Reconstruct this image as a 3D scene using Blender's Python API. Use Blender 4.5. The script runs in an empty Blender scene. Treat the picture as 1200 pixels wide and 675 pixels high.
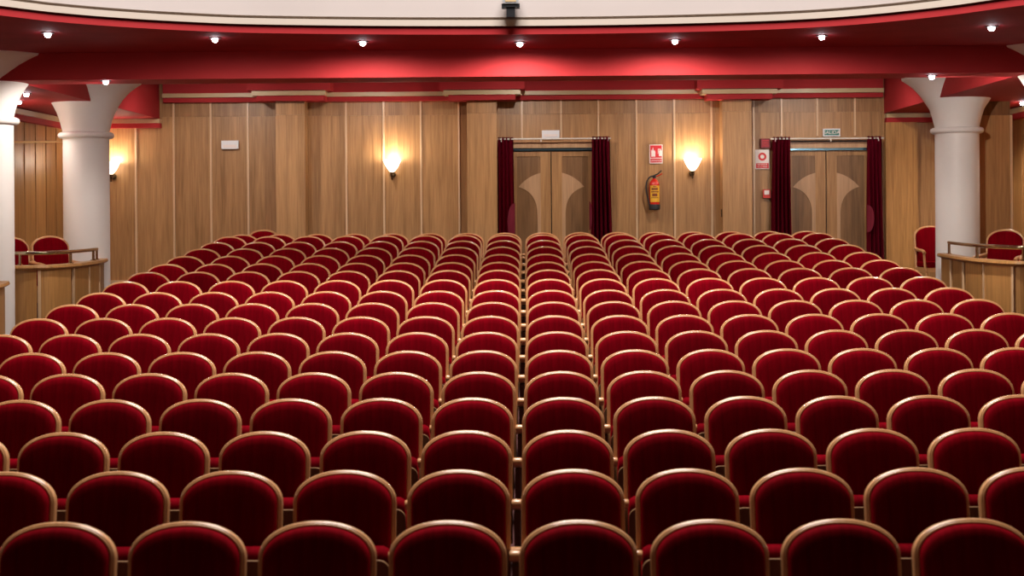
import bpy, math, random
from mathutils import Vector, Matrix
random.seed(4)
C = bpy.context.scene.collection
PI = math.pi

# ------------------------------------------------------------------ camera numbers (metres)
F = 1721.45            # focal length in pixels of a 1200 px wide frame
YAW, ROLL, HZ = 0.012193, 0.0067518, 250.0
CX, CZ = 0.07716, 2.2535
ROW1, PITCH, SEATW, RISE = 6.2017, 0.90, 0.55, 0.061687

def P(px, py, Y):
    """the point of the vertical plane at distance Y that the photo shows at px, py"""
    a, b = px - 600, py - HZ
    cr, sr = math.cos(ROLL), math.sin(ROLL)
    u = (a * cr - b * sr) / F
    v = (a * sr + b * cr) / F
    c, s = math.cos(YAW), math.sin(YAW)
    # xr = X c + Y s ; yr = -X s + Y c ; xr/yr = u
    X = (u * c * Y - Y * s) / (c + u * s)
    yr = -X * s + Y * c
    return Vector((X + CX, Y, CZ - v * yr))

def floor_z(Y):
    z = (Y - ROW1) / PITCH * RISE
    return min(z, (20.9 - ROW1) / PITCH * RISE)
ZB = floor_z(22)       # level floor at the back

# ------------------------------------------------------------------ materials
def mat(name, color, rough=.5, metal=0, spec=.5, emit=None, estr=0, sheen=0, sheen_tint=None, coat=0):
    m = bpy.data.materials.new(name); m.use_nodes = True
    b = m.node_tree.nodes['Principled BSDF']
    b.inputs['Base Color'].default_value = (*color, 1)
    b.inputs['Roughness'].default_value = rough
    b.inputs['Metallic'].default_value = metal
    b.inputs['Specular IOR Level'].default_value = spec
    b.inputs['Coat Weight'].default_value = coat
    if sheen:
        b.inputs['Sheen Weight'].default_value = sheen
        b.inputs['Sheen Roughness'].default_value = .35
        b.inputs['Sheen Tint'].default_value = (*(sheen_tint or color), 1)
    if emit:
        b.inputs['Emission Color'].default_value = (*emit, 1)
        b.inputs['Emission Strength'].default_value = estr
    return m

def noisy(m, color2, scale=(8, 8, 8), fac=1.0, bump=0, detail=4, lo=.35, hi=.65, nscale=1.0):
    nt = m.node_tree; N = nt.nodes; L = nt.links; b = N['Principled BSDF']
    tc = N.new('ShaderNodeTexCoord'); mp = N.new('ShaderNodeMapping'); mp.inputs['Scale'].default_value = scale
    no = N.new('ShaderNodeTexNoise'); no.inputs['Scale'].default_value = nscale; no.inputs['Detail'].default_value = detail
    L.new(tc.outputs['Object'], mp.inputs['Vector']); L.new(mp.outputs['Vector'], no.inputs['Vector'])
    cr = N.new('ShaderNodeValToRGB')
    cr.color_ramp.elements[0].position = lo; cr.color_ramp.elements[1].position = hi
    cr.color_ramp.elements[0].color = b.inputs['Base Color'].default_value
    cr.color_ramp.elements[1].color = (*color2, 1)
    L.new(no.outputs['Fac'], cr.inputs['Fac']); L.new(cr.outputs['Color'], b.inputs['Base Color'])
    if bump:
        bp = N.new('ShaderNodeBump'); bp.inputs['Strength'].default_value = bump; bp.inputs['Distance'].default_value = .01
        L.new(no.outputs['Fac'], bp.inputs['Height']); L.new(bp.outputs['Normal'], b.inputs['Normal'])
    return m

def oak(name, dark, light, rough=.4, gscale=1.0):
    """vertical-grained oak veneer; the face attribute 'tone' gives each sheet its own cut and shade"""
    m = mat(name, light, rough); nt = m.node_tree; N = nt.nodes; L = nt.links; b = N['Principled BSDF']
    tc = N.new('ShaderNodeTexCoord'); at = N.new('ShaderNodeAttribute'); at.attribute_name = 'tone'
    off = N.new('ShaderNodeVectorMath'); off.operation = 'MULTIPLY_ADD'
    sep = N.new('ShaderNodeCombineXYZ')
    for k in range(3): L.new(at.outputs['Fac'], sep.inputs[k])
    off.inputs[1].default_value = (37, 11, 23)
    L.new(sep.outputs[0], off.inputs[0]); L.new(tc.outputs['Object'], off.inputs[2])
    mp = N.new('ShaderNodeMapping'); mp.inputs['Scale'].default_value = (55*gscale, 55*gscale, 2.2*gscale)
    L.new(off.outputs[0], mp.inputs['Vector'])
    n1 = N.new('ShaderNodeTexNoise'); n1.inputs['Scale'].default_value = 1; n1.inputs['Detail'].default_value = 5; n1.inputs['Distortion'].default_value = .4
    L.new(mp.outputs['Vector'], n1.inputs['Vector'])
    mp2 = N.new('ShaderNodeMapping'); mp2.inputs['Scale'].default_value = (9*gscale, 9*gscale, .55*gscale)
    L.new(off.outputs[0], mp2.inputs['Vector'])
    n2 = N.new('ShaderNodeTexNoise'); n2.inputs['Scale'].default_value = 1; n2.inputs['Detail'].default_value = 3; n2.inputs['Distortion'].default_value = 1.2
    L.new(mp2.outputs['Vector'], n2.inputs['Vector'])
    mx = N.new('ShaderNodeMath'); mx.operation = 'ADD'; L.new(n1.outputs['Fac'], mx.inputs[0]); L.new(n2.outputs['Fac'], mx.inputs[1])
    md = N.new('ShaderNodeMath'); md.operation = 'MULTIPLY_ADD'; md.inputs[1].default_value = .5; L.new(mx.outputs[0], md.inputs[0])
    t2 = N.new('ShaderNodeMath'); t2.operation = 'MULTIPLY_ADD'; t2.inputs[1].default_value = .22; t2.inputs[2].default_value = -.11
    L.new(at.outputs['Fac'], t2.inputs[0]); L.new(t2.outputs[0], md.inputs[2])
    cr = N.new('ShaderNodeValToRGB'); cr.color_ramp.elements[0].position = .30; cr.color_ramp.elements[1].position = .70
    cr.color_ramp.elements[0].color = (*dark, 1); cr.color_ramp.elements[1].color = (*light, 1)
    L.new(md.outputs[0], cr.inputs['Fac']); L.new(cr.outputs['Color'], b.inputs['Base Color'])
    return m

M = {}
M['oak'] = oak('oak_veneer', (.235, .112, .038), (.50, .266, .108), .42)
M['oak_dark'] = oak('oak_veneer_brown', (.13, .062, .022), (.30, .150, .062), .42)
M['oak_warm'] = oak('oak_veneer_warm', (.25, .112, .030), (.54, .275, .090), .40)
M['oak_trim'] = oak('oak_trim', (.52, .33, .18), (.74, .52, .33), .3)
M['inlay'] = oak('oak_inlay', (.34, .19, .095), (.56, .34, .19), .38)
M['frame'] = oak('chair_beech', (.49, .232, .088), (.67, .350, .155), .30, .6)
M['frame'].node_tree.nodes['Principled BSDF'].inputs['Coat Weight'].default_value = .5
M['frame'].node_tree.nodes['Principled BSDF'].inputs['Coat Roughness'].default_value = .25
M['standard'] = oak('chair_standard', (.07, .03, .014), (.12, .055, .027), .85)
M['seatwood'] = oak('seat_wood', (.16, .08, .035), (.24, .125, .055), .45)
def velvet(name, c, sh=.55):
    m = mat(name, c, .85, spec=.02, sheen=sh, sheen_tint=(1, .0, .015))
    nt = m.node_tree; N = nt.nodes; L = nt.links; b = N['Principled BSDF']
    oi = N.new('ShaderNodeObjectInfo'); hs = N.new('ShaderNodeHueSaturation')
    mr = N.new('ShaderNodeMapRange'); mr.inputs['To Min'].default_value = .82; mr.inputs['To Max'].default_value = 1.15
    L.new(oi.outputs['Random'], mr.inputs['Value']); L.new(mr.outputs['Result'], hs.inputs['Value'])
    tc = N.new('ShaderNodeTexCoord'); mp = N.new('ShaderNodeMapping'); mp.inputs['Scale'].default_value = (45, 10, 3)
    no = N.new('ShaderNodeTexNoise'); no.inputs['Scale'].default_value = 1; no.inputs['Detail'].default_value = 3
    L.new(tc.outputs['Object'], mp.inputs['Vector']); L.new(mp.outputs['Vector'], no.inputs['Vector'])
    cr = N.new('ShaderNodeValToRGB'); cr.color_ramp.elements[0].position = .3; cr.color_ramp.elements[1].position = .7
    cr.color_ramp.elements[0].color = (c[0]*.78, c[1]*.7, c[2]*.7, 1); cr.color_ramp.elements[1].color = (c[0]*1.15, c[1]*1.1, c[2]*1.1, 1)
    L.new(no.outputs['Fac'], cr.inputs['Fac']); L.new(cr.outputs['Color'], hs.inputs['Color']); L.new(hs.outputs['Color'], b.inputs['Base Color'])
    return m
M['velvet'] = velvet('red_velvet', (.145, .0003, .0045), .14)
M['curtain'] = velvet('maroon_velvet', (.10, .003, .012), .15)
M['lining'] = velvet('curtain_tieback', (.16, .02, .035), .2)
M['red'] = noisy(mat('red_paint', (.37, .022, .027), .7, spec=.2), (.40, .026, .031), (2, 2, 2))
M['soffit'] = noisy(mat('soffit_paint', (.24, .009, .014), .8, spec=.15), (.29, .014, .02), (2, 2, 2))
M['cream'] = noisy(mat('cream_gilt', (.50, .37, .20), .4), (.56, .42, .24), (3, 3, 30))
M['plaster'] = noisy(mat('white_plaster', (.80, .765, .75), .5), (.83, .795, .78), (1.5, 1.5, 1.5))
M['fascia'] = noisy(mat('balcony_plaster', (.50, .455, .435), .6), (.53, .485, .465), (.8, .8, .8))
M['groove'] = mat('moulding_recess_shade', (.35, .27, .21), .6)  # darker than its neighbours: the groove's shade is put into the colour
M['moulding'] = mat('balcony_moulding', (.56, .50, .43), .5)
M['carpet'] = noisy(mat('dark_carpet', (.05, .012, .012), .95), (.075, .02, .018), (60, 60, 60), bump=.2)
M['brass'] = mat('brass', (.50, .42, .30), .16, 1)
M['gold'] = mat('gold_rod', (.75, .52, .26), .35, .3)
M['rod'] = mat('white_rod', (.70, .66, .60), .35)
M['white'] = mat('white_plastic', (.75, .76, .80), .4)
M['black'] = mat('black_metal', (.012, .013, .016), .4)
M['silver'] = mat('silver_metal', (.6, .64, .68), .35, .6)
M['signwhite'] = mat('sign_white', (.80, .72, .70), .5)
M['signred'] = mat('sign_red', (.62, .012, .022), .45)
M['signgreen'] = mat('sign_green', (.01, .16, .13), .4)
M['darkred'] = mat('device_red', (.20, .008, .02), .5)
M['extred'] = mat('extinguisher_red', (.55, .02, .012), .25, coat=.5)
M['yellow'] = mat('label_yellow', (.80, .44, .03), .5)
M['brown'] = mat('label_print', (.22, .05, .01), .5)
M['rubber'] = mat('black_rubber', (.015, .015, .017), .6)
M['blueglass'] = mat('blue_glass_strip', (.25, .48, .62), .2, .85)
M['gap'] = mat('dark_gap', (.01, .008, .01), .9)
M['bulb'] = mat('lit_bulb', (1, 1, 1), .5, emit=(.93, .93, 1), estr=60)
M['housing'] = mat('lamp_housing', (.05, .03, .03), .5)
M['shade'] = mat('lit_glass_shade', (1, .93, .8), .4, emit=(1, .86, .66), estr=6)
M['bronze'] = mat('dark_bronze', (.10, .06, .03), .35, .9)

# ------------------------------------------------------------------ mesh helpers
class MB:
    def __init__(s): s.v = []; s.f = []; s.t = []; s.m = []
    def add(s, vs, fs, tone=None, mi=0):
        if tone is None: tone = random.random()
        o = len(s.v); s.v += [tuple(v) for v in vs]
        for f in fs: s.f.append([i + o for i in f]); s.t.append(tone); s.m.append(mi)
    def box(s, a, b, tone=None, mi=0):
        x0, y0, z0 = a; x1, y1, z1 = b
        x0, x1 = sorted((x0, x1)); y0, y1 = sorted((y0, y1)); z0, z1 = sorted((z0, z1))
        vs = [(x0,y0,z0),(x1,y0,z0),(x1,y1,z0),(x0,y1,z0),(x0,y0,z1),(x1,y0,z1),(x1,y1,z1),(x0,y1,z1)]
        s.add(vs, [(0,3,2,1),(4,5,6,7),(0,1,5,4),(1,2,6,5),(2,3,7,6),(3,0,4,7)], tone, mi)
    def lathe(s, prof, c=(0,0,0), n=32, a0=0, a1=2*PI, axis='z', tone=.5, mi=0, caps=True):
        full = abs(a1 - a0 - 2*PI) < 1e-6; k = n if full else n + 1
        vs = []
        for r, h in prof:
            for i in range(k):
                a = a0 + (a1 - a0) * i / n
                q = (r*math.cos(a), r*math.sin(a), h)
                if axis == 'y': q = (q[0], q[2], q[1])
                if axis == 'x': q = (q[2], q[0], q[1])
                vs.append((c[0]+q[0], c[1]+q[1], c[2]+q[2]))
        fs = []
        for j in range(len(prof)-1):
            for i in range(n):
                a, b = j*k+i, j*k+(i+1) % k
                fs.append((a, b, b+k, a+k))
        if caps and full:
            if prof[0][0] > 1e-4: fs.append(tuple(reversed(range(k))))
            if prof[-1][0] > 1e-4: fs.append(tuple((len(prof)-1)*k+i for i in range(k)))
        s.add(vs, fs, tone, mi)
    def tube(s, pts, r, n=10, tone=.5, mi=0, closed=False):
        pts = [Vector(p) for p in pts]; vs = []; m = len(pts)
        for i, p in enumerate(pts):
            d = (pts[min(i+1, m-1)] - pts[max(i-1, 0)]).normalized()
            up = Vector((0,0,1)) if abs(d.z) < .9 else Vector((0,1,0))
            a = d.cross(up).normalized(); b = d.cross(a)
            for k in range(n):
                t = 2*PI*k/n; vs.append(p + a*(r*math.cos(t)) + b*(r*math.sin(t)))
        fs = [(i*n+k, i*n+(k+1) % n, (i+1)*n+(k+1) % n, (i+1)*n+k) for i in range(m-1) for k in range(n)]
        fs += [tuple(reversed(range(n))), tuple((m-1)*n+k for k in range(n))]
        s.add(vs, fs, tone, mi)
    def sweep(s, path, normals, sec, up=(0,0,1), tone=.5, mi=0, cap=True):
        """sec = [(off along normal, height along up)] closed loop"""
        up = Vector(up); vs = []; n = len(sec)
        for p, nn in zip(path, normals):
            for a, b in sec: vs.append(Vector(p) + Vector(nn)*a + up*b)
        fs = [(i*n+k, i*n+(k+1) % n, (i+1)*n+(k+1) % n, (i+1)*n+k) for i in range(len(path)-1) for k in range(n)]
        if cap: fs += [tuple(reversed(range(n))), tuple((len(path)-1)*n+k for k in range(n))]
        s.add(vs, fs, tone, mi)
    def poly(s, pts, y0, y1, tone=None, mi=0):
        """outline in x,z extruded from y0 (front) to y1"""
        n = len(pts)
        vs = [(x, y0, z) for x, z in pts] + [(x, y1, z) for x, z in pts]
        fs = [tuple(range(n)), tuple(reversed(range(n, 2*n)))] + [(i, i+n, (i+1) % n + n, (i+1) % n) for i in range(n)]
        s.add(vs, fs, tone, mi)
    def mesh(s, name, mats, smooth=None):
        me = bpy.data.meshes.new(name); me.from_pydata(s.v, [], s.f)
        at = me.attributes.new('tone', 'FLOAT', 'FACE'); at.data.foreach_set('value', s.t)
        for m_ in (mats if isinstance(mats, (list, tuple)) else [mats]): me.materials.append(m_)
        me.polygons.foreach_set('material_index', s.m)
        import bmesh
        bm = bmesh.new(); bm.from_mesh(me); bmesh.ops.recalc_face_normals(bm, faces=bm.faces); bm.to_mesh(me); bm.free()
        if smooth is not None:
            me.polygons.foreach_set('use_smooth', [True]*len(me.polygons)); me.set_sharp_from_angle(angle=math.radians(smooth))
        me.update(); return me

def obj(name, mb, mats, parent=None, smooth=None, loc=None, label=None):
    me = mb.mesh(name, mats, smooth) if isinstance(mb, MB) else mb
    o = bpy.data.objects.new(name, me); C.objects.link(o)
    if parent: o.parent = parent
    if loc: o.location = loc
    if label: o['label'] = label
    return o
def tag(o, label, cat, group=None):
    o['label'] = label; o['category'] = cat
    if group: o['group'] = group
    return o
def empty(name, loc, label, cat, group=None, rz=0):
    o = bpy.data.objects.new(name, None); C.objects.link(o); o.empty_display_size = .1
    o.location = loc; o.rotation_euler = (0, 0, rz)
    return tag(o, label, cat, group)
def struct(name, mb, mats, smooth=None, parent=None):
    o = obj(name, mb, mats, parent, smooth)
    if not parent: o['kind'] = 'structure'
    return o
def copy_tree(o, parent=None):
    c = o.copy(); C.objects.link(c)
    if parent: c.parent = parent
    for ch in o.children: copy_tree(ch, c)
    return c

# ================================================================== SETTING
YW = 22.5
XS = 7.17 + CX                         # side walls
def wz(py, px=600): return P(px, py, YW).z
def wx(px, py=200): return P(px, py, YW).x

# floor: raked, level behind the last rows
f = MB()
f.add([(-8, 2.5, floor_z(2.5)), (8, 2.5, floor_z(2.5)), (8, 20.9, ZB), (-8, 20.9, ZB), (-8, 23, ZB), (8, 23, ZB),
       (-8, 2.5, -1), (8, 2.5, -1), (8, 23, -1), (-8, 23, -1)],
      [(0,1,2,3), (3,2,5,4), (6,9,8,7), (0,6,7,1), (4,5,8,9), (1,7,8,5,2), (0,3,4,9,6)])
struct('floor', f, M['carpet'])

ZJ = CZ + (251-135)/76.5                # joint between lower and upper veneer sheets
ZCB = CZ + 1.73                         # underside of the cornice
ZTOP = CZ + 2.16
LOWC = CZ + 1.345                       # underside of the low cornice over the side aisles

# back wall: veneer sheets + battens
w = MB(); w2 = MB()
d1a, d1b, d2a, d2b = wx(602), wx(693), wx(925), wx(1017)
DT = wz(178)
edges = [-8, wx(95), wx(159.5), wx(204), wx(247.5), wx(291), wx(324), wx(361), wx(406), wx(450), wx(493.5), wx(538), wx(565),
         wx(582), wx(612), wx(658), wx(701.5), wx(746), wx(790.5), wx(834), wx(862), wx(883), wx(916), wx(958), wx(1002), wx(1034), wx(1073), wx(1110), wx(1165), 8]
tones = [.5,.6,.75,.45,.35,.3,.2,.6,.55,.5,.75,.45,.3,.6,.7,.5,.55,.4,.6,.55,.4,.4,.45,.35,.3,.25,.7,.4,.6,.5]
for i, (a, b) in enumerate(zip(edges, edges[1:])):
    t = tones[i] + random.uniform(-.05, .05)
    segs = [(a, b)]
    for lo, hi in ((d1a-.06, d1b+.06), (d2a-.06, d2b+.06)):      # leave the door openings free below the lintel
        if a < hi and b > lo:
            segs = []
            if a < lo: segs.append((a, lo))
            if b > hi: segs.append((hi, b))
            w.box((max(a, lo)+.001, YW, wz(167)), (min(b, hi)-.001, YW+.02, ZJ-.002), t)
    for (p, q) in segs: w.box((p+.002, YW, ZB), (q-.002, YW+.02, ZJ-.002), t)
    w.box((a+.002, YW, ZJ), (b-.002, YW+.02, ZTOP), max(0, t-.35))
for px in (159.5, 204, 247.5, 291, 406, 450, 493.5, 538, 746, 790.5, 834, 883.5):
    x = wx(px); w.box((x-.014, YW-.022, ZB), (x+.014, YW, ZTOP), .6, 1)
for px in (612, 658, 701.5, 916, 958, 1002):
    x = wx(px); w.box((x-.014, YW-.022, wz(162)), (x+.014, YW, ZTOP), .6, 1)
w.box((-8, YW-.03, ZB), (wx(583), YW, ZB+.16), .5, 0); w.box((wx(719), YW-.03, ZB), (wx(905), YW, ZB+.16), .5, 0)
w.box((wx(128), YW-.06, wz(332, 140)), (wx(204), YW, wz(328.5, 140)), .6, 1)
struct('wall_back', w, [M['oak'], M['oak_trim']])

zh_ = wz(167)
for xa, xb in ((-8, d1a-.06), (d1b+.06, d2a-.06), (d2b+.06, 8)): w2.box((xa, YW+.021, ZB-.3), (xb, YW+.25, zh_), .5)
w2.box((-8, YW+.021, zh_), (8, YW+.25, ZTOP+.5), .5)
struct('wall_back_core', w2, M['oak'])

# pilasters
def pilaster(n, pa, pb, yf, tone):
    a, b = P(pa, 200, yf).x, P(pb, 200, yf).x
    m = MB(); m.box((a, yf, ZB), (b, YW, ZJ-.002), tone); m.box((a, yf, ZJ), (b, YW, ZCB+.02), tone-.12)
    struct(n, m, M['oak'])
pilaster('trim_1', 323.5, 357.5, YW-.30, .85)
pilaster('trim_2', 547.5, 582.5, YW-.30, .85)
pilaster('trim_3', 847, 881, YW-.30, .8)
m = MB(); a, b = wx(1036), wx(1073)
m.box((a, YW-.12, ZB), (b, YW, LOWC), .8); struct('trim_4', m, M['oak_warm'])

# side walls (veneered), x = const planes
for s, nm in ((-1, 'wall_left'), (1, 'wall_right')):
    m = MB(); xs = s*XS if s > 0 else -7.10 + CX
    m.box((xs + s*.02, 2.5, -1), (xs + s*.25, YW, ZTOP+.5), .5)
    y = 4.0; k = 0
    while y < YW - .05:
        y2 = min(y + .46, YW)
        m.box((xs, y+.004, floor_z(y)-.1), (xs + s*.02, y2-.004, LOWC+.2), .3 + .5*((k*7) % 5)/5); 
        m.box((xs - s*.012, y2-.01, floor_z(y)-.1), (xs + s*.0, y2+.01, LOWC), .4, 1)
        y = y2; k += 1
    struct(nm, m, [M['oak_warm'], M['oak']])

# high cornice on the back wall: red / cream / red
def band(nm, xa, xb, yf, z0, z1, m_):
    b_ = MB(); b_.box((xa, yf, z0), (xb, YW, z1)); return struct(nm, b_, m_)
XL, XR = wx(193, 110), wx(1033, 110)
cor = MB()
cor.box((XL, YW-.10, ZCB), (XR, YW+.0, CZ+1.80), .5, 0)
cor.box((XL-.0, YW-.16, CZ+1.80), (XR, YW, CZ+1.862), .5, 1)
cor.box((XL, YW-.12, CZ+1.862), (XR, YW, ZTOP), .5, 0)
for (ua, ub), (ca, cb), (la, lb) in (((289,387),(294.5,381),(300,379)), ((515,615),(519.5,610),(525,604)), ((817,917.5),(823,911.5),(829,906))):
    yf = YW-.50; X_ = lambda px: P(px, 110, yf).x
    Zy = lambda py, px: P(px, py, yf).z
    mid = (ua+ub)/2
    cor.box((X_(la), yf+.06, Zy(117.6-(mid-338)*.004, mid)), (X_(lb), YW-.09, Zy(111.5-(mid-338)*.004, mid)), .5, 0)
    cor.box((X_(ca), yf+.02, Zy(111.5-(mid-338)*.004, mid)), (X_(cb), YW-.15, Zy(106.3-(mid-338)*.004, mid)), .5, 1)
    cor.box((X_(ua), yf-.02, Zy(105.6-(mid-338)*.004, mid)), (X_(ub), YW-.11, ZTOP), .5, 0)
struct('trim_5', cor, [M['red'], M['cream']])

# low cornices: side aisles, back wall and side walls
lc = MB()
for (xa, xb) in ((-7.10+CX, wx(189.5, 140)), (wx(1036.5, 140), XS)):
    lc.box((xa, YW-.13, LOWC), (xb, YW, CZ+1.415), .5, 0)
    lc.box((xa, YW-.15, CZ+1.415), (xb, YW, CZ+1.478), .5, 1)
for s, xs in ((-1, -7.10+CX), (1, XS)):
    lc.box((xs, 8, LOWC-.02), (xs - s*.12, YW-.1, CZ+1.40), .5, 0)
    lc.box((xs, 8, CZ+1.40), (xs - s*.16, YW-.1, CZ+1.47), .5, 1)
struct('trim_6', lc, [M['red'], M['cream']])

# dropped soffits over the side aisles
ZD = CZ + 1.49
XDL, XDR = P(187, 139, YW).x, P(1036, 135, YW).x
for nm, xa, xb in (('ceiling_left', -7.4, XDL), ('ceiling_right', XDR, 7.6)):
    m = MB(); m.box((xa, 16.0, ZD), (xb, YW, ZTOP+.3)); 
    struct(nm, m, M['red'])

# ceiling behind the beam, with a raised recess along the back wall
m = MB()
m.box((XDL, 16.40, CZ+1.774), (XDR, 19.75, ZTOP+.3)); m.box((XDL, 19.75, ZTOP), (XDR, YW, ZTOP+.3))
struct('ceiling_rear', m, M['red'])

# cross beam
YB0, YB1, ZBM = 15.90, 16.42, CZ + 1.482
m = MB(); m.box((-7.4, YB0, ZBM), (7.6, YB1, ZTOP+.3)); struct('ceiling_beam', m, M['red'])

# ------------------------------------------------------------------ balcony
def catmull(pts, n):
    pts = [Vector(p) for p in pts]; P_ = [pts[0]*2 - pts[1]] + pts + [pts[-1]*2 - pts[-2]]; out = []
    for i in range(1, len(P_)-2):
        for k in range(n):
            t = k/n; a, b, c, d = P_[i-1:i+3]
            out.append(.5*((2*b) + (c-a)*t + (2*a-5*b+4*c-d)*t*t + (3*b-a-3*c+d)*t*t*t))
    out.append(pts[-1]); return out
def normals2(path, flip=1):
    out = []
    for i in range(len(path)):
        d = (path[min(i+1, len(path)-1)] - path[max(i-1, 0)]); n = Vector((-d.y, d.x, 0)).normalized()*flip
        out.append(n)
    return out
ZS = CZ + 1.774
ctrl = []
for px, py in ((0,18),(75,26.3),(150,32.0),(225,36),(300,38.6),(450,40.3),(600,40.3),(750,38.6),(900,34.6),(1000,29.0),(1100,19.3),(1200,6.0)):
    # depth where the soffit's height meets this pixel
    lo, hi = 8.0, 16.0
    for _ in range(50):
        mid = (lo+hi)/2
        if P(px, py, mid).z < ZS: lo = mid
        else: hi = mid
    ctrl.append(P(px, py, lo))
for q in ctrl: q.z = 0
ctrl = [Vector((-7.3, 8.5, 0)), Vector((-6.4, 10.3, 0))] + ctrl + [Vector((6.2, 10.3, 0)), Vector((7.2, 8.5, 0))]
edge = catmull(ctrl, 6)
nrm = normals2(edge, -1)     # towards the stage side (-Y) in the middle
def strip(mb, off0, off1, z0, z1, mi):
    mb.sweep(edge, nrm, [(off0, z0), (off0, z1), (off1, z1), (off1, z0)], mi=mi)
bal = MB()
strip(bal, 0, -.028, ZS, ZS+.060, 0)            # red lip
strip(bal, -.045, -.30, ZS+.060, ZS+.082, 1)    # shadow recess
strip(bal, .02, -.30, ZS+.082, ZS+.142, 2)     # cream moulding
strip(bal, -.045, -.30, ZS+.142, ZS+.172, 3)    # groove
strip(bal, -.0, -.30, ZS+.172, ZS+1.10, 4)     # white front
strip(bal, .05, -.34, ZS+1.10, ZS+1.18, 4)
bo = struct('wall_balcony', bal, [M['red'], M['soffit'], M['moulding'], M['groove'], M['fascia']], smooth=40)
# soffit under the balcony and its deck
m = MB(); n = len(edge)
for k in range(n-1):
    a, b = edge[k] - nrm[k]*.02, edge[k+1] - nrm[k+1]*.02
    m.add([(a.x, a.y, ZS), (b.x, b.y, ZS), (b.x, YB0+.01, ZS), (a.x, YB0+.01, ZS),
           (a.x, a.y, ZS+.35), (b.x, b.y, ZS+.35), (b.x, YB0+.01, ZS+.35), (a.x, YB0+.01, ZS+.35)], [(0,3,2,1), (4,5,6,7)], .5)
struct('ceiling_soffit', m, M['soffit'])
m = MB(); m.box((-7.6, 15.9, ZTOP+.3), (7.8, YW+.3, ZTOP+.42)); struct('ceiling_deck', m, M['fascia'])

# ------------------------------------------------------------------ columns
prof_top = [(.298,1.10),(.303,1.13),(.316,1.18),(.335,1.253),(.37,1.36),(.414,1.45),(.46,1.525),(.512,1.588),(.57,1.65),(.631,1.70),(.685,1.738),(.71,1.752),(.715,1.765),(.715,1.80)]
def column(cx, cy, s, label, wide=0):
    o = empty('column', (cx, cy, floor_z(cy)-.05), label, 'column', 'white columns with flared capitals')
    z0 = CZ - (floor_z(cy)-.05)
    m = MB(); m.lathe([(.33*s, 0), (.33*s, .18), (.298*s, .22), (.298*s, z0+1.03)], n=48); obj('shaft', m, M['plaster'], o, 35)
    m = MB(); m.lathe([(.29*s, z0+1.025), (.33*s, z0+1.027), (.353*s, z0+1.04), (.362*s, z0+1.066), (.353*s, z0+1.092), (.33*s, z0+1.105), (.29*s, z0+1.107)], n=48); obj('ring', m, M['plaster'], o, 60)
    m = MB(); m.lathe([(r*(s if r < .4 else 1)*(1+wide*max(0, z-1.25)), z0+z) for r, z in prof_top], n=64); obj('capital', m, M['plaster'], o, 50)
pA = P(101.5, 250, 19.36); pB = P(1122, 250, 19.75); pC = P(-13, 250, 16.35)
column(pA.x, 19.36, 1, 'white round column standing left beside the curved box with two red chairs')
column(pB.x, 19.75, .96, 'white round column standing between red armchair and right curved box')
column(pC.x, 16.27, 1, 'white round column cut off at the left edge of the photo', .26)
column(P(1207, 250, 16.35).x + .33, 16.27, 1, 'white column at upper right corner, only its flared capital showing', .26)

# pier beside the right column
m = MB(); a, b = P(1140, 200, 20.2).x, P(1184, 200, 20.2).x
zj = P(1165, 135, 20.2).z
m.box((a, 20.2, ZB-.2), (b, 20.5, zj-.002), .8, 0); m.box((a, 20.2, zj), (b, 20.5, ZD), .2, 1); m.box((b, 20.19, ZB-.2), (b+.03, 20.5, CZ+1.30), .8, 2)
struct('trim_7', m, [M['oak'], M['oak_dark'], M['oak_trim']])

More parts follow.
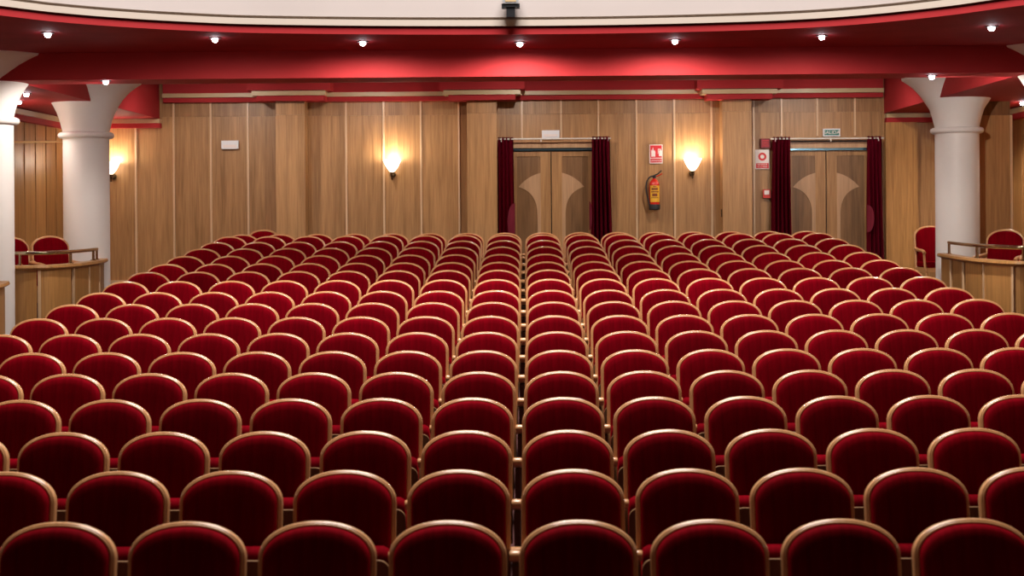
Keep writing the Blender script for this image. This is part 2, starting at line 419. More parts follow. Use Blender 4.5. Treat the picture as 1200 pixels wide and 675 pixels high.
# ------------------------------------------------------------------ doors
def curve_pts(p0, c, p1, n=10):
    return [tuple((1-t)**2*a + 2*t*(1-t)*b + t*t*e for a, b, e in zip(p0, c, p1)) for t in [i/n for i in range(n+1)]]
def door(n, pl, pm, pr, ptop, dark):
    """double leaf door with the fan shaped inlay; all its pieces are at the wall's plane"""
    yd = YW + .045
    xl, xm, xr = wx(pl), wx(pm), wx(pr); zt = wz(ptop, pm)
    fr = MB()
    fr.box((xl-.07, YW-.01, ZB), (xl, YW+.06, zt+.02), .5); fr.box((xr, YW-.01, ZB), (xr+.07, YW+.06, zt+.02), .5)
    root = struct('door_%d' % n, fr, [M['oak']])
    m = MB(); zl0, zl1 = wz(173.5, pm), wz(166.5, pm)
    m.box((xl-.07, YW-.05, zl0), (xr+.07, YW+.04, zl1), .8); obj('lintel', m, M['inlay'], root)
    m = MB(); m.box((xl-.02, YW-.012, wz(176, pm)), (xr+.02, YW+.03, zl0), .5); obj('glass_strip', m, M['blueglass'], root)
    m = MB(); m.box((xl, YW+.08, ZB), (xr, YW+.12, zt+.1), .5); obj('dark_reveal', m, M['gap'], root)
    k = 1721.45/YW
    for s, xo in ((-1, xl), (1, xr)):
        lf = MB(); x_in = xm + s*.008
        lf.box((x_in, yd, ZB+.01), (xo, yd+.035, zt), .45 if not dark else .3)
        leaf = obj('leaf', lf, M['oak_dark'], root)
        # lighter stile, rails and fan
        q = MB(); st = xm + s*12.5/k
        q.box((x_in, yd-.012, ZB+.01), (st, yd, zt), .55)
        q.box((st, yd-.012, zt-.075), (xo, yd, zt), .3)
        q.box((xo - s*.06, yd-.012, ZB+.01), (xo, yd, zt-.075), .2)
        obj('stile', q, M['oak'], leaf)
        f_ = MB()
        zz = lambda py: wz(py, pm)
        X = lambda d: xm + s*d/k
        top = curve_pts((X(12.5), zz(202.5)), (X(28), zz(206)), (X(38.5), zz(219)), 10)
        bot = curve_pts((X(38.5), zz(219)), (X(17), zz(225)), (X(16.5), zz(250)), 10)
        pts = top + bot[1:] + [(X(16.5), ZB+.01), (X(12.5), ZB+.01)]
        # drop duplicate; concave polygon is triangulated by hand as quads towards the stile
        ys, ye = yd-.010, yd
        left = [(X(12.5), z) for x, z in pts[:-1]]
        n_ = len(pts)-1
        vs = [(x, ys, z) for x, z in pts[:-1]] + [(x, ye, z) for x, z in pts[:-1]] + [(x, ys, z) for x, z in left]
        fs = [(i, i+1, i+1+2*n_, i+2*n_) for i in range(1, n_-1)] + [(0, 1, 1+2*n_)] + [(i, i+n_, i+1+n_, i+1) for i in range(n_-1)]
        f_.add(vs, fs, .75); obj('fan_inlay', f_, M['inlay'], leaf)
    return root
door(1, 601, 646, 694, 177.5, False)
door(2, 924, 968.5, 1018, 176.5, True)

def rod(pa, pb, py, label, mt, Y=YW-.17, r=.012, brackets=(), name='curtain_rod'):
    a, b = P(pa, py, Y), P(pb, py, Y); z = (a.z+b.z)/2
    m = MB(); m.tube([(a.x, Y, z), (b.x, Y, z)], r)
    o = obj(name, m, mt, None, 40); tag(o, label, 'curtain rod')
    for px in brackets:
        x = P(px, py, Y).x; q = MB(); q.tube([(x, Y, z), (x, YW-.0, z-.02)], .008); q.box((x-.012, Y-.014, z-.045), (x+.012, Y+.014, z+.014)); obj('bracket', q, mt, o)
    return z
zr1 = rod(583.5, 716, 162.6, 'white curtain rod across the top of the left double door', M['rod'], brackets=(588, 634, 712))
zr2 = rod(903, 1036, 162.3, 'white curtain rod across the top of the right double door', M['rod'], brackets=(908, 973.5, 1030))

def curtain(pa_t, pb_t, pa_b, pb_b, ztop, label, folds, tie=None):
    Y0 = YW-.17; m = MB(); nx, nz = folds*10, 24; vs = []
    at, bt, ab, bb = (P(v, 220, Y0).x for v in (pa_t, pb_t, pa_b, pb_b))
    z0 = ZB+.02; ph = random.uniform(0, 6)
    for th in (0, 1):
        for j in range(nz+1):
            v = j/nz; xa = at + (ab-at)*v**1.3; xb = bt + (bb-bt)*v**1.3; z = ztop + .02 - (ztop+.02-z0)*v
            for i in range(nx+1):
                u = i/nx; am = .028 + .03*min(1, v*3)
                yy = Y0 + am*math.sin(2*PI*folds*u + ph + .7*math.sin(3*v+ph)) + .008*math.sin(13*u + 5*v)
                if v < .02: yy += .012*math.sin(60*u)
                vs.append((xa + (xb-xa)*u, yy + th*.008, z + (0.012*abs(math.sin(26*u)) if j == 0 else 0)))
    K = (nx+1)*(nz+1); fs = []
    for th in (0, 1):
        for j in range(nz):
            for i in range(nx):
                a = th*K + j*(nx+1)+i; q = (a, a+1, a+nx+2, a+nx+1); fs.append(q if th else q[::-1])
    m.add(vs, fs, .5)
    o = obj('velvet_curtain', m, M['curtain'], None, 70)
    tag(o, label, 'curtain', 'maroon door curtains')
    if tie:
        (tx0, tx1, ty0, ty1) = tie; Yt = Y0-.075
        a, b = P(tx0, ty0, Yt), P(tx1, ty1, Yt); zc = (a.z+b.z)/2; rz_ = abs(a.z-b.z)/2
        pts = [(a.x + (b.x-a.x)*math.sin(PI*t/12)**.8, zc + rz_*math.cos(PI*t/12)) for t in range(13)]
        q = MB(); q.poly(pts, Yt-.012, Yt+.012, .5); obj('tieback', q, M['lining'], o, 50, label='pinkish rounded tieback pad')
    return o
curtain(584, 602, 583.5, 604, zr1, 'maroon velvet curtain on the left side of the left double door', 4, (603.5, 595, 238, 285))
curtain(694, 715, 691, 719.5, zr1, 'maroon velvet curtain on the right side of the left double door', 5, (690.5, 694, 236, 270))
curtain(906, 927, 902, 929, zr2, 'maroon velvet curtain on the left side of the right double door', 5)
curtain(1017, 1034, 1015.5, 1037, zr2, 'maroon velvet curtain on the right side of the right double door', 4, (1016, 1024.5, 240, 272))
# rod and curtain edge in the left aisle passage
m = MB(); a, b = P(12, 167.3, 20.0), P(82, 165.5, 20.0); m.tube([(a.x, 20, (a.z+b.z)/2), (b.x, 20, (a.z+b.z)/2)], .016)
o = obj('curtain_rod', m, M['gold'], None, 40); tag(o, 'gold curtain rod in the passage between the two left columns', 'curtain rod')

# ------------------------------------------------------------------ signs and devices on the back wall
def slab(name, pa, pb, pya, pyb, mt, label, cat, th=.03, Y=YW, parent=None, base=None):
    yf = Y-.022
    a, b = P(pa, pya, yf), P(pb, pyb, yf); m = MB(); m.box((a.x, yf-th, b.z), (b.x, yf, a.z))
    o = obj(name, m, mt, parent)
    if not parent: tag(o, label, cat)
    return o, a, b, yf-th
def text(s, mt, parent, x, y, z, size, sx=1, name='lettering'):
    c = bpy.data.curves.new(name, 'FONT'); c.body = s; c.size = size; c.align_x = 'CENTER'; c.align_y = 'CENTER'; c.extrude = .001
    o = bpy.data.objects.new(name, c); C.objects.link(o)
    dg = bpy.context.evaluated_depsgraph_get(); me = bpy.data.meshes.new_from_object(o.evaluated_get(dg)); bpy.data.objects.remove(o)
    me.materials.clear(); me.materials.append(mt)
    t = bpy.data.objects.new(name, me); C.objects.link(t); t.parent = parent; t.location = (x, y-.0015, z); t.rotation_euler = (PI/2, 0, 0); t.scale = (sx, 1, 1)
    return t
def ybox(nm, x0, x1, z0, z1, y, mt, parent, th=.002):
    m = MB(); m.box((x0, y-th, z0), (x1, y, z1)); return obj(nm, m, mt, parent)

o, a, b, yf = slab('emergency_light', 260, 280, 165, 174.5, M['white'], 'small white emergency light box high on the left wood panels', 'emergency light', .04)
ybox('lens', a.x+.03, b.x-.03, b.z+.02, (a.z+b.z)/2, yf, M['signwhite'], o, .006)
o, a, b, yf = slab('emergency_light', 635, 655.5, 153, 162, M['white'], 'small white emergency light box above the left double door', 'emergency light', .05, YW-.0)
ybox('lens', a.x+.03, b.x-.03, b.z+.02, (a.z+b.z)/2, yf, M['signwhite'], o, .006)
# SALIDA
o, a, b, yf = slab('exit_sign', 964, 984, 151, 160, M['white'], 'green exit sign reading SALIDA above the right double door', 'sign', .04)
ybox('panel', a.x+.018, b.x-.018, b.z+.018, a.z-.018, yf, M['signgreen'], o)
text('SALIDA', M['signwhite'], o, (a.x+b.x)/2, yf-.003, (a.z+b.z)/2, .072, 1.05)
# extinguisher sign
o, a, b, yf = slab('extinguisher_sign', 761, 776.5, 169.5, 191.5, M['signwhite'], 'red and white fire extinguisher sign on panel above the extinguisher', 'sign', .008)
W_, H_ = b.x-a.x, a.z-b.z
ybox('red_field', a.x+.012, b.x-.012, b.z+H_*.30, a.z-.012, yf, M['signred'], o)
ybox('red_band', a.x+.012, b.x-.012, b.z+.014, b.z+H_*.26, yf, M['signred'], o)
text('EXTINTOR', M['signwhite'], o, (a.x+b.x)/2, yf-.003, b.z+H_*.14, .036, .95)
q = MB(); y_ = yf-.0045; cx_ = a.x+W_*.68; cz_ = b.z+H_*.58
def rect(q, x0, x1, z0, z1): q.box((x0, y_, z0), (x1, y_+.002, z1))
# flames block (left) and extinguisher figure (right)
fl = [(a.x+W_*.14, b.z+H_*.36), (a.x+W_*.44, b.z+H_*.36), (a.x+W_*.45, b.z+H_*.60), (a.x+W_*.38, b.z+H_*.72), (a.x+W_*.34, b.z+H_*.64), (a.x+W_*.26, b.z+H_*.86), (a.x+W_*.20, b.z+H_*.66), (a.x+W_*.13, b.z+H_*.74)]
q.poly(fl[::-1], y_, y_+.002, .5)
rect(q, cx_-.022+.03, cx_+.022+.03, cz_-.055, cz_+.03); rect(q, cx_+.022, cx_+.038, cz_+.03, cz_+.055); rect(q, cx_-.004, cx_+.03, cz_+.044, cz_+.056); rect(q, cx_-.008, cx_, cz_-.02, cz_+.05)
obj('pictogram', q, M['signwhite'], o)
# alarm sign with ring
o, a, b, yf = slab('alarm_sign', 885, 901.5, 175.5, 198, M['signwhite'], 'white sign with a red ring beside the right double door', 'sign', .008)
W_, H_ = b.x-a.x, a.z-b.z
q = MB(); q.lathe([(.030, -.001), (.062, -.001), (.062, .002), (.030, .002), (.030, -.001)], ((a.x+b.x)/2, yf-.002, b.z+H_*.64), 32, axis='y', caps=False); obj('ring', q, M['signred'], o)
ybox('red_band', a.x+.010, b.x-.010, b.z+.012, b.z+H_*.30, yf, M['signred'], o)
text('PULSADOR', M['signwhite'], o, (a.x+b.x)/2, yf-.003, b.z+H_*.225, .030, 1)
text('DE ALARMA', M['signwhite'], o, (a.x+b.x)/2, yf-.003, b.z+H_*.11, .028, 1)
# siren
o, a, b, yf = slab('alarm_siren', 891, 902, 162.5, 173.5, M['darkred'], 'dark red square fire alarm siren above the ring sign', 'alarm', .05)
q = MB(); 
for k in range(4): q.box((a.x+.02, yf-.006, b.z+.025+k*.028), (b.x-.02, yf, b.z+.037+k*.028))
obj('grille', q, M['signred'], o)
# call point
o, a, b, yf = slab('call_point', 893.5, 902.5, 222, 232, M['extred'], 'small red fire alarm call point below the ring sign', 'alarm button', .045)
ybox('push_glass', a.x+.022, b.x-.022, b.z+.052, a.z-.015, yf, M['signwhite'], o, .004)
# lock plate on the pilaster
m = MB(); p_ = P(845, 249, YW-.15); m.box((p_.x-.002, YW-.20, p_.z-.07), (p_.x+.014, YW-.13, p_.z+.05)); p_ = None
o = obj('lock_plate', m, M['bronze']); tag(o, 'small dark lock plate on the pilaster right of the third wall lamp', 'lock plate')

# fire extinguisher
e0 = P(767, 246, YW-.13); ex = empty('fire_extinguisher', (e0.x, YW-.125, e0.z), 'red fire extinguisher with yellow label hanging on the oak wall', 'fire extinguisher')
m = MB(); m.lathe([(.05,.05),(.078,.055),(.08,.07),(.08,.38),(.072,.42),(.045,.455),(.022,.47),(.022,.49)], n=28); obj('cylinder', m, M['extred'], ex, 40)
m = MB(); m.lathe([(.0,.0),(.075,.0),(.085,.01),(.087,.07),(.082,.085),(.05,.085)], n=28); obj('base', m, M['rubber'], ex, 40, label='black rubber base')
m = MB(); m.lathe([(.0815,.12),(.0815,.37)], n=16, a0=-PI*.80, a1=-PI*.13, caps=False); lab = obj('label_sheet', m, M['yellow'], ex, 60, label='yellow instruction label')
m = MB()
for z0_, z1_, a0_, a1_ in ((.30,.335,-.70,-.30),(.265,.285,-.72,-.25),(.205,.25,-.66,-.34),(.18,.19,-.72,-.28),(.345,.36,-.6,-.4)):
    m.lathe([(.0822, z0_), (.0822, z1_)], n=8, a0=PI*a0_, a1=PI*a1_, caps=False)
obj('print', m, M['brown'], lab)
m = MB(); m.lathe([(.02,.48),(.028,.485),(.028,.52),(.012,.53)], n=16); m.tube([(-.01,0,.52),(.05,-.01,.545),(.11,-.02,.60)], .010); obj('valve', m, M['black'], ex, 40)
m = MB(); m.tube([(0,0,.505),(.05,-.01,.515),(.12,-.02,.55)], .009); obj('lever', m, M['extred'], ex, 40)
m = MB(); m.tube([tuple(v) for v in catmull([(0,-.0,.51),(-.06,-.02,.505),(-.115,-.03,.43),(-.125,-.03,.30),(-.10,-.03,.18),(-.075,-.03,.06)], 6)], .012); obj('hose', m, M['rubber'], ex, 60)
m = MB(); m.box((-.03,.05,.30),(.03,.125,.34)); obj('bracket', m, M['black'], ex)

# clamp lamp on the balcony front
ym = edge[len(edge)//2].y - .02; p0 = P(598.5, 12, ym-.12)
cl = empty('clamp_projector', (p0.x, ym-.12, p0.z), 'small black and silver projector clamped to the white balcony front', 'projector')
k = F/(ym-.12)
m = MB(); m.box((-5/k, -.04, -8.5/k), (5/k, .08, 4/k)); obj('body', m, M['black'], cl)
m = MB(); m.box((-10.5/k, -.05, 3/k), (10.5/k, .10, 7/k)); m.box((-10.5/k, -.05, 1.5/k), (-7.5/k, .0, 3/k)); m.box((7.5/k, -.05, 2/k), (10.5/k, .0, 3/k)); obj('bracket', m, M['black'], cl)
m = MB(); m.box((-9/k, -.06, 7/k), (9/k, .10, 26/k)); obj('silver_case', m, M['silver'], cl)
m = MB(); m.box((-6.5/k, -.064, 9/k), (6.5/k, -.058, 20/k)); obj('lens_plate', m, M['cream'], cl)

# ------------------------------------------------------------------ wall lamps
def sconce(px, py, Y, label, rz=0, pos=None, power=26):
    p_ = pos or P(px, py, Y)      # py = bottom of the bowl
    o = empty('wall_sconce', p_, label, 'wall lamp', 'fluted glass wall lamps', rz)
    # local frame: wall behind at +y, lamp sticks out towards -y
    m = MB(); m.lathe([(.020,0),(.044,.022),(.072,.058),(.098,.10),(.120,.15),(.138,.19),(.131,.19),(.112,.15),(.090,.102),(.064,.062),(.04,.032),(.0,.02)], (0,-.165,0), 28); obj('glass_shade', m, M['shade'], o, 50, label='glowing glass bowl')
    m = MB(); m.lathe([(.0,-.115),(.010,-.11),(.014,-.095),(.006,-.085),(.012,-.07),(.020,-.05),(.016,-.03),(.034,-.01),(.026,.006)], (0,-.165,0), 16); m.tube([(0,-.165,-.04),(0,-.08,-.055),(0,-.0,-.03)], .009); m.lathe([(.045,-.02),(.045,-.004),(.0,.0)], (0,0,-.03), 16, axis='y'); obj('bracket', m, M['bronze'], o, 40)
    l = bpy.data.lights.new('sconce_light', 'POINT'); l.energy = power*.62; l.color = (1, .88, .72); l.shadow_soft_size = .06
    lo = bpy.data.objects.new('bulb', l); C.objects.link(lo); lo.parent = o; lo.location = (0, -.165, .20)
    return o
sconce(459.7, 202, YW-.19, 'glowing wall lamp on the oak panels left of the left door', pos=P(459.7, 202, YW-.165) + Vector((0, .143, 0)))
sconce(811.5, 201, YW-.19, 'glowing wall lamp on the oak panels between the two doors', pos=P(811.5, 200.5, YW-.165) + Vector((0, .143, 0)))
sconce(131.5, 207, YW-.19, 'glowing wall lamp half hidden behind the left column', pos=P(130.5, 204.5, YW-.165) + Vector((0, .143, 0)))
pl = P(14, 207, 20.3); sconce(0, 0, 0, 'wall lamp on the side wall hidden by the near left column, only its glow showing', rz=-PI/2 + PI, pos=Vector((-7.10+CX+.012, 18.7, pl.z)), power=20)

# ------------------------------------------------------------------ downlights
def downlight(p_, label, power, spot=2.4, blend=.6, aim=(0, 0, -1), r=.030, grp='downlights under the balcony', color=(1, .90, .80), show=1):
    o = empty('downlight', p_, label, 'ceiling light', grp)
    m = MB(); m.lathe([(r*1.0,.0),(r*1.9,.0),(r*2.0,-.008),(r*1.15,-.010),(r*1.0,.0)], n=24, caps=False); obj('trim_ring', m, M['housing'], o, 40)
    m = MB(); m.lathe([(0,-r*1.5),(r*.6,-r*1.4),(r*.95,-r*.9),(r*1.0,-.001),(0,-.001)], n=20); obj('bulb', m, M['bulb'], o, 60)
    l = bpy.data.lights.new('downlight_beam', 'SPOT'); l.energy = power; l.color = color; l.spot_size = spot; l.spot_blend = blend; l.shadow_soft_size = .03
    lo = bpy.data.objects.new('beam', l); C.objects.link(lo); lo.parent = o; lo.location = (0, 0, -r*1.5-.02)
    lo.rotation_euler = Vector(aim).to_track_quat('-Z', 'Y').to_euler()
    return o
ords = ['first', 'second', 'third', 'fourth', 'fifth', 'sixth', 'seventh', 'eighth', 'ninth']
def at_height(px, py, z):
    lo, hi = 6.0, 24.0
    for _ in range(50):
        mid = (lo+hi)/2
        if P(px, py, mid).z < z: lo = mid
        else: hi = mid
    return P(px, py, lo)
sl = [(56,42),(252,48),(425,52),(609,53),(791,50),(963,45),(1162,34.5)]
pos7 = ['leftmost', 'second from left', 'third from left', 'middle', 'third from right', 'second from right', 'rightmost']
for i, (px, py) in enumerate(sl):
    q = at_height(px, py, ZS-.03); q.z = ZS
    downlight(q, 'lit downlight in the dark red balcony soffit, %s of the seven' % pos7[i], (24, 52, 100, 92, 104, 56, 24)[i], 3.0, .35, (0, .12, -1))
for px, py, t in ((124, 97.5, 'left'), (1092, 91.5, 'right')):
    q = at_height(px, py, ZBM-.03); q.z = ZBM
    downlight(q, 'lit downlight under the red cross beam in front of the %s column' % t, 112 if px < 500 else 235, 3.0, .35, (-.2 if px < 500 else .2, .35, -1))
for px, py, t in ((31, 112, 'larger lit downlight in the low ceiling over the left aisle'), (22, 121, 'smaller lit downlight in the low ceiling over the left aisle'), (1198, 122, 'lit downlight in the low ceiling over the right aisle')):
    q = at_height(px, py, ZD-.03); q.z = ZD
    downlight(q, t, 36 if px < 500 else 110, grp='downlights over the side aisles')
for x in (-6.3, 6.4):                       # one more over each side aisle, further back, out of sight behind the columns
    q = Vector((x, 21.2, ZD)); downlight(q, 'downlight at the back of the %s side aisle' % ('left' if x < 0 else 'right'), 30, grp='downlights over the side aisles')
# lamps inside the raised ceiling recess along the back wall (above the camera's sight line)
for i, x in enumerate((-4.6, -2.4, 0.0, 2.3, 4.5)):
    downlight(Vector((x, 20.35, ZTOP)), 'downlight in the ceiling recess along the back wall, %s from left' % ords[i], 125, 2.6, .8, (0, .5, -1), grp='downlights in the ceiling recess')

# ------------------------------------------------------------------ curved boxes (balustrade, rail)
def box_front(ctrl_rel, zc, zfloor, label, side, posts, railz, bat, rail_from=0.0, rail_to=1.0, n=10):
    path = catmull([(CX+x, y, 0) for x, y in ctrl_rel], n); nr = normals2(path, side)   # nr points into the hall
    o = empty('box_balustrade', (path[len(path)//2].x, path[len(path)//2].y, zfloor), label, 'balustrade', 'curved theatre box fronts')
    base = Vector(o.location); pth = [p_ - Vector((base.x, base.y, 0)) for p_ in path]
    z0, z1 = -.25, zc - base.z
    # arc length
    S = [0.]
    for i in range(1, len(pth)): S.append(S[-1] + (pth[i]-pth[i-1]).length)
    def seg(t0, t1):
        idx = [i for i in range(len(S)) if t0 <= S[i]/S[-1] <= t1]; return idx
    m = MB(); cuts = [0.] + bat + [1.]
    for c0, c1 in zip(cuts, cuts[1:]):
        idx = seg(c0-.001, c1+.001)
        if len(idx) < 2: continue
        m.sweep([pth[i] for i in idx], [nr[i] for i in idx], [(0, z0), (0, z1-.04), (-.05, z1-.04), (-.05, z0)], tone=random.random())
    for c in bat:
        i = min(range(len(S)), key=lambda j: abs(S[j]/S[-1]-c)); p_ = pth[i]; t_ = Vector((-nr[i].y, nr[i].x, 0))
        vs = []
        for zz in (z0, z1-.04):
            for aa, bb in ((-.016,-.01),(.016,-.01),(.016,.014),(-.016,.014)): q = p_ + t_*aa + nr[i]*bb; vs.append((q.x, q.y, zz))
        m.add(vs, [(0,1,5,4),(1,2,6,5),(2,3,7,6),(3,0,4,7),(4,5,6,7)], .6, 1)
    obj('panel', m, [M['oak_warm'], M['oak_trim']], o, 40)
    m = MB(); m.sweep(pth, nr, [(.045, z1-.045), (.055, z1-.03), (.045, z1-.004), (.03, z1), (-.09, z1), (-.10, z1-.01), (-.10, z1-.045), (-.05, z1-.05), (.02, z1-.055)], tone=.5); obj('cap', m, M['oak_warm'], o, 50)
    idx = seg(rail_from, rail_to)
    zr = railz - base.z
    m = MB(); m.tube([pth[i] - nr[i]*.03 + Vector((0,0,zr)) for i in idx], .023, 12); obj('rail', m, M['brass'], o, 60)
    for t in posts:
        i = min(range(len(S)), key=lambda j: abs(S[j]/S[-1]-t)); p_ = pth[i] - nr[i]*.03
        q = MB(); q.lathe([(.032, z1), (.032, z1+.01), (.017, z1+.014), (.017, zr)], (p_.x, p_.y, 0), 12); obj('post', q, M['brass'], o, 40)
    return path, nr, S
HB = .552
box_front([(-6.0,16.60),(-5.70,16.55),(-5.46,16.70),(-5.36,17.25),(-5.40,18.2),(-5.59,19.2)], CZ-HB, floor_z(18), 'curved oak box front with brass rail between the two left columns', -1,
          [.07,.34,.68,.785], CZ-.415, [.14,.34,.56,.78], .0, .80)
box_front([(5.66,16.02),(5.45,15.98),(5.26,16.15),(5.17,16.8),(5.20,17.8),(5.38,19.3)], CZ-HB-.005, floor_z(18), 'curved oak box front with brass rail before the right column', 1,
          [.09,.40,.86], CZ-.410, [.12,.32,.55,.78], .0, .90)
box_front([(-5.66,11.6),(-5.45,11.7),(-5.30,12.4),(-5.33,13.8),(-5.55,15.2),(-5.73,15.95)], CZ-.70, floor_z(14), 'curved oak box front cut off at the left edge beside the near column', -1,
          [.2,.5,.8], CZ-.57, [.2,.4,.6,.8], .0, .9)
# raised box floors
for nm, x0, x1, y0, y1 in (('trim_8', -7.0, -5.66+CX, 16.9, 19.6), ('trim_9', 5.47+CX, 7.1, 16.3, 19.9)):
    m = MB(); m.box((x0, y0, -.3), (x1, y1, .985)); struct(nm, m, M['carpet'])

# ================================================================== THEATRE SEATS
HW = .2485
def outline(hw, zb, zs, zt, n=22, e=2.12):
    """bottom left -> up -> arch -> down to bottom right; x,z"""
    pts = [(-hw, zb), (-hw, (zb+zs)/2)]
    for i in range(n+1):
        a = PI - PI*i/n; c, s = math.cos(a), math.sin(a)
        pts.append((hw*math.copysign(abs(c)**(2/e), c), zs + (zt-zs)*abs(s)**(2/e)))
    return pts + [(hw, (zb+zs)/2), (hw, zb)]
TILT = math.radians(9)
def tilted(m, piv=.40, ang=TILT, shift=-.087, dz=.015):
    out = []
    for x, y, z in m.v:
        h = z-piv; out.append((x, y*math.cos(ang) + h*math.sin(ang) + shift, piv + h*math.cos(ang) - y*math.sin(ang) + dz))
    m.v = out; return m
def frame_mesh(hw, zb, zs, zt, w=.027, n=30):
    ol = outline(hw, zb, zs, zt, n); m = MB(); k = len(ol)
    nr = []
    for i in range(k):
        a = Vector(ol[max(i-1, 0)]); b = Vector(ol[min(i+1, k-1)]); d = (b-a).normalized()
        nr.append(Vector((d.y, -d.x)))     # inward
    sec = [(.001,.030),(-.001,.004),(0,-.005),(.0025,-.0105),(.006,-.0135),(.008,-.0125),(.0095,-.015),(.014,-.019),(.020,-.0195),(w-.003,-.016),(w,-.010),(w,.030)]
    vs = []
    for (x, z), n_ in zip(ol, nr):
        for a, y in sec: vs.append((x + n_.x*a, y, z + n_.y*a))
    q = len(sec)
    fs = [(i*q+j, i*q+(j+1) % q, (i+1)*q+(j+1) % q, (i+1)*q+j) for i in range(k-1) for j in range(q)]
    fs += [tuple(range(q)), tuple((k-1)*q+j for j in range(q))]
    m.add(vs, fs, .5); return m
def cushion_mesh(hw, zb, zs, zt, cz, y0=-.010, bulge=.062, back=.020, n=26):
    ol = outline(hw, zb, zs, zt, n); k = len(ol); m = MB(); vs = []
    rings = [(1.0, back), (1.0, y0), (.996, y0-bulge*.40), (.978, y0-bulge*.68), (.935, y0-bulge*.85), (.84, y0-bulge*.945), (.62, y0-bulge*.985), (.32, y0-bulge)]
    for s_, y in rings:
        for x, z in ol: vs.append((x*s_, y, cz + (z-cz)*s_))
    fs = []
    for j in range(len(rings)-1):
        for i in range(k): fs.append((j*k+i, j*k+(i+1) % k, (j+1)*k+(i+1) % k, (j+1)*k+i))
    fs.append(tuple(range(k))); vs.append((0, y0-bulge*1.005, cz)); c = len(vs)-1; o_ = (len(rings)-1)*k
    fs += [(o_+i, o_+(i+1) % k, c) for i in range(k)]
    m.add(vs, fs, .5); return m

proto = empty('theatre_seat', (0,0,0), 'x', 'theatre seat', 'red velvet theatre seats in straight rows')
obj('back_frame', tilted(frame_mesh(HW, .34, .792, .945)), M['frame'], proto, 50)
obj('back_cushion', tilted(cushion_mesh(HW-.022, .36, .788, .9235, .60)), M['velvet'], proto, 50)
# tip-up seat, folded
def rr(hw, z0, z1, r, n=5):
    pts = []
    for cx_, cz_, a0 in ((hw-r, z0+r, -PI/2), (hw-r, z1-r, 0), (-hw+r, z1-r, PI/2), (-hw+r, z0+r, PI)):
        for i in range(n+1): a = a0 + PI/2*i/n; pts.append((cx_ + r*math.cos(a), cz_ + r*math.sin(a)))
    return pts
m = MB(); m.poly(rr(.236, .20, .575, .05), -.262, -.238, .4); seat = obj('seat', m, M['seatwood'], proto, 40, label='wooden underside of the folded seat')
m = MB(); sec = rr(.056, .19, .625, .045, 4)      # y,z section swept across x
vs = []; xs_ = [-.232, -.226, -.20, 0, .20, .226, .232]; sc_ = [.75, .93, 1, 1, 1, .93, .75]
for x_, s_ in zip(xs_, sc_):
    for a_, b_ in sec: vs.append((x_, -.182 + a_*s_, .407 + (b_-.407)*(s_ if s_ < 1 else 1)))
q = len(sec); fs = [(i*q+j, i*q+(j+1) % q, (i+1)*q+(j+1) % q, (i+1)*q+j) for i in range(len(xs_)-1) for j in range(q)] + [tuple(range(q)), tuple((len(xs_)-1)*q+j for j in range(q))]
m.add(vs, fs, .5); obj('seat_cushion', m, M['velvet'], seat, 60)
def arm_mesh(x):
    m = MB(); pts = [(.02,.552),(.02,.574),(-.25,.590),(-.36,.612),(-.405,.645)]
    for i in range(9): a = PI/2 + PI*i/8; pts.append((-.435 + .024*math.cos(a), .636 + .024*math.sin(a)))
    pts += [(-.36,.590),(-.10,.560)]
    n = len(pts); vs = [(x-.024, y, z) for y, z in pts] + [(x-.0265, y, z) for y, z in pts]
    vs = []
    for xx, sc in ((x-.0255,.86),(x-.021,1),(x+.021,1),(x+.0255,.86)):
        for y, z in pts: vs.append((xx, y, z if z < .60 else .634 + (z-.634)*sc))
    fs = [(j*n+i, j*n+(i+1) % n, (j+1)*n+(i+1) % n, (j+1)*n+i) for j in range(3) for i in range(n)] + [tuple(range(n)), tuple(3*n+i for i in range(n))]
    m.add(vs, fs, .5); return m
def stand_mesh(x):
    m = MB(); pts = [(-.33,.0),(.06,.0),(.06,.04),(.0,.08),(-.01,.60),(-.34,.608),(-.33,.50),(-.26,.38),(-.25,.10),(-.33,.04)]
    vs = [(x-.016, y, z) for y, z in pts] + [(x+.016, y, z) for y, z in pts]; n = len(pts)
    # concave outline: build as strips
    prof = [(0,-.33,.06),(.04,-.33,.06),(.08,-.26,.0),(.38,-.26,-.005),(.50,-.33,-.008),(.565,-.34,-.01)]
    vs = []
    for z, ya, yb in prof: vs += [(x-.016,ya,z),(x+.016,ya,z),(x+.016,yb,z),(x-.016,yb,z)]
    fs = [(j*4+i, j*4+(i+1) % 4, (j+1)*4+(i+1) % 4, (j+1)*4+i) for j in range(len(prof)-1) for i in range(4)] + [(0,1,2,3), tuple(20+i for i in range(4))]
    m.add(vs, fs, .5); return m
obj('armrest', arm_mesh(SEATW/2), M['frame'], proto, 50)
obj('standard', stand_mesh(SEATW/2), M['standard'], proto, 30)
armL = arm_mesh(-SEATW/2).mesh('armrest', M['frame'], 50); stdL = stand_mesh(-SEATW/2).mesh('standard', M['standard'], 30)

dxr = {1:-.003,3:-.001,4:-.004,5:.004,6:.007,7:.006,8:.008,9:.009,10:.010,11:.003,12:.001,13:-.009,14:-.012,15:-.009,16:-.008,17:-.018,18:-.018}
dzr = {1:.005,2:.001,3:-.004,4:0,5:-.001,6:-.005,7:-.004,8:-.002,9:.0,10:-.002,11:.004,12:.005,13:.0,14:.004,15:.012,16:.014,17:.014,18:-.020}
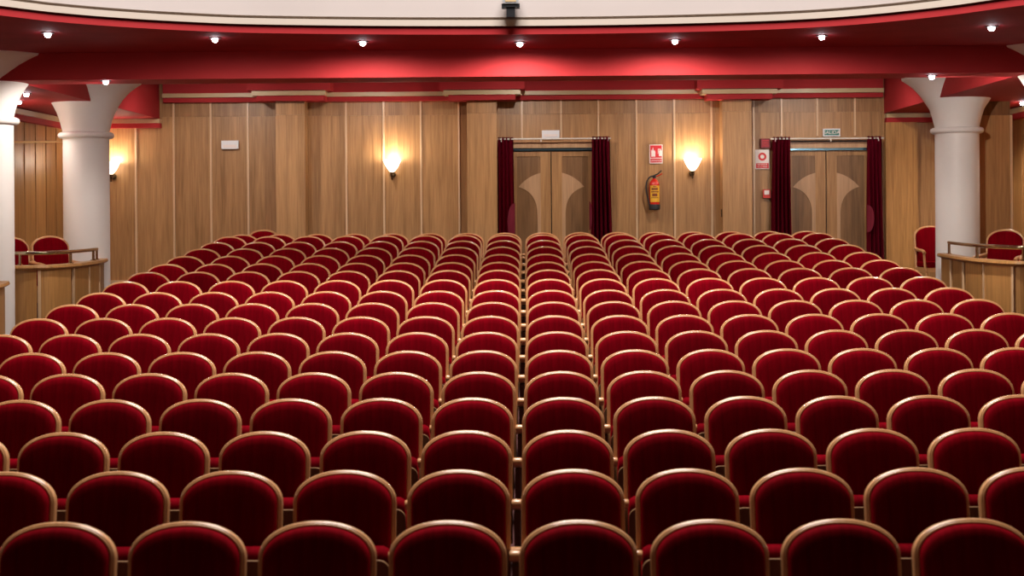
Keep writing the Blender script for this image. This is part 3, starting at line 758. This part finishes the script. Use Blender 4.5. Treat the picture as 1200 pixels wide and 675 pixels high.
# number of seats kept on each side of the middle gap (rows run on past the photo's edges)
keepL = {1:5,2:5,3:6,4:6,5:7,6:8}; keepR = {1:5,2:5,3:6,4:6,5:7,6:7}
num = ['', 'first', 'second', 'third', 'fourth', 'fifth', 'sixth', 'seventh', 'eighth', 'ninth']
def rowname(r):
    if r == 1: return 'nearest row'
    if r == 18: return 'rearmost row'
    return '%s row from front' % num[r] if r <= 9 else '%s row from back' % num[19-r]
def colname(k, side, r):
    if r >= 8 and k == 8: return 'seat at the %s end' % side
    return ('seat just %s of middle gap' % side) if k == 1 else ('seat, %s %s of middle gap' % (num[k], side))
first = True; ends = []
for r in range(1, 19):
    y = ROW1 + (r-1)*PITCH
    zf = min((r-1), 16)*RISE + dzr[r] + (.02 if r == 18 else 0)
    if r == 18: zf = 16*RISE + .03
    ks = [(-1, k) for k in range(keepL.get(r, 8), 0, -1)] + [(1, k) for k in range(1, keepR.get(r, 8)+1)]
    for n_, (s, k) in enumerate(ks):
        c = proto if first else copy_tree(proto)
        first = False
        c.location = (s*(k-.5)*SEATW + dxr.get(r, 0), y, zf)
        c['label'] = 'red velvet theatre %s, %s' % (colname(k, 'left' if s < 0 else 'right', r), rowname(r))
        if n_ == 0: ends.append(c)
# each row's first seat also carries the outer armrest
for e_ in ends:
    for me, nm in ((armL, 'armrest'), (stdL, 'standard')):
        o = bpy.data.objects.new(nm, me); C.objects.link(o); o.parent = e_

# ------------------------------------------------------------------ armchairs
def armchair(loc, rz, label, s=1.0):
    o = empty('armchair', loc, label, 'armchair', 'red upholstered armchairs', rz)
    hw = .245
    def T(m): return tilted(m, .46, math.radians(8), -.0, 0)
    f_ = frame_mesh(hw, .44, .90, 1.06, .028); f_.v = [(x, y+.22, z) for x, y, z in f_.v]
    obj('back_frame', T(f_), M['frame'], o, 50)
    c_ = cushion_mesh(hw-.026, .50, .89, 1.035, .76, bulge=.045); c_.v = [(x, y+.22, z) for x, y, z in c_.v]
    obj('back_cushion', T(c_), M['velvet'], o, 50)
    m = MB(); m.box((-.245,-.25,.37), (.245,.23,.43), .5); obj('seat_frame', m, M['frame'], o)
    m = MB(); m.poly(rr(.23, .43, .51, .03), -.235, .20, .5); obj('seat_cushion', m, M['velvet'], o, 50)
    for sx in (-1, 1):
        for yy, sp in ((-.22, 0), (.22, .06)):
            m = MB(); m.tube([(sx*.225, yy+sp, 0), (sx*.225, yy, .40)], .021, 8); obj('leg', m, M['frame'], o, 40)
        m = MB(); m.tube([tuple(v) for v in catmull([(sx*.235, .24, .70), (sx*.262, .05, .68), (sx*.268, -.17, .67), (sx*.262, -.235, .64)], 5)], .024, 8)
        m.tube([(sx*.255, -.19, .65), (sx*.24, -.20, .40)], .018, 8); obj('armrest', m, M['frame'], o, 50)
    return o
p1 = P(61.5, 300, 18.45); p2 = P(22, 300, 18.45)
armchair((p1.x+.12, 18.3, .985), math.radians(38), 'red armchair with light frame behind the left brass rail, beside the column')
armchair((P(20, 300, 17.7).x, 17.7, .985), math.radians(38), 'red armchair behind the left brass rail, half hidden by the near column')
p3 = P(1171, 300, 18.6); armchair((p3.x, 18.6, .985), math.radians(-34), 'red armchair with light frame behind the right brass rail, before the oak pier')
p4 = P(1213, 300, 18.4); armchair((p4.x+.12, 18.3, .985), math.radians(-34), 'red armchair cut off by the right edge behind the brass rail')
p5 = P(1098, 300, 21.2); armchair((p5.x, 21.2, ZB), math.radians(4), 'red armchair against the back wall half hidden by the right column')
p6 = P(305, 300, 22.0); armchair((p6.x, 22.0, ZB), 0, 'dark red chair back rising behind the rearmost row at the left end')

# ================================================================== LIGHT
def area(name, loc, target, size, power, color):
    l = bpy.data.lights.new(name, 'AREA'); l.shape = 'RECTANGLE'; l.size, l.size_y = size; l.energy = power; l.color = color
    o = bpy.data.objects.new(name, l); C.objects.link(o); o.location = loc
    o.rotation_euler = (Vector(target)-Vector(loc)).to_track_quat('-Z', 'Y').to_euler(); return o
area('house_lights', (0, 10.6, CZ+9.0), (0, 11.3, 0), (5.0, 4.5), 2400, (1, .91, .86))
wd = bpy.data.worlds.new('world'); bpy.context.scene.world = wd; wd.use_nodes = True
wd.node_tree.nodes['Background'].inputs[0].default_value = (.55, .42, .40, 1); wd.node_tree.nodes['Background'].inputs[1].default_value = .03

# ================================================================== CAMERA
cam = bpy.data.cameras.new('camera'); co = bpy.data.objects.new('camera', cam); C.objects.link(co)
co.location = (CX, 0, CZ)
co.matrix_world = Matrix.Translation((CX, 0, CZ)) @ Matrix.Rotation(YAW, 4, 'Z') @ Matrix.Rotation(PI/2, 4, 'X') @ Matrix.Rotation(-ROLL, 4, 'Z')
cam.sensor_width = 36; cam.lens = F/1200*36; cam.shift_y = -(337.5-HZ)/1200; cam.clip_end = 100; cam.clip_start = .05
cam.dof.use_dof = True; cam.dof.focus_distance = 15; cam.dof.aperture_fstop = 3.2
sc = bpy.context.scene; sc.camera = co
sc.view_settings.view_transform = 'Standard'; sc.view_settings.look = 'None'; sc.view_settings.gamma = 1; sc.view_settings.use_curve_mapping = False
sc.view_settings.exposure = 0
sc.cycles.use_denoising = True
sc.cycles.max_bounces = 8; sc.cycles.sample_clamp_indirect = 6
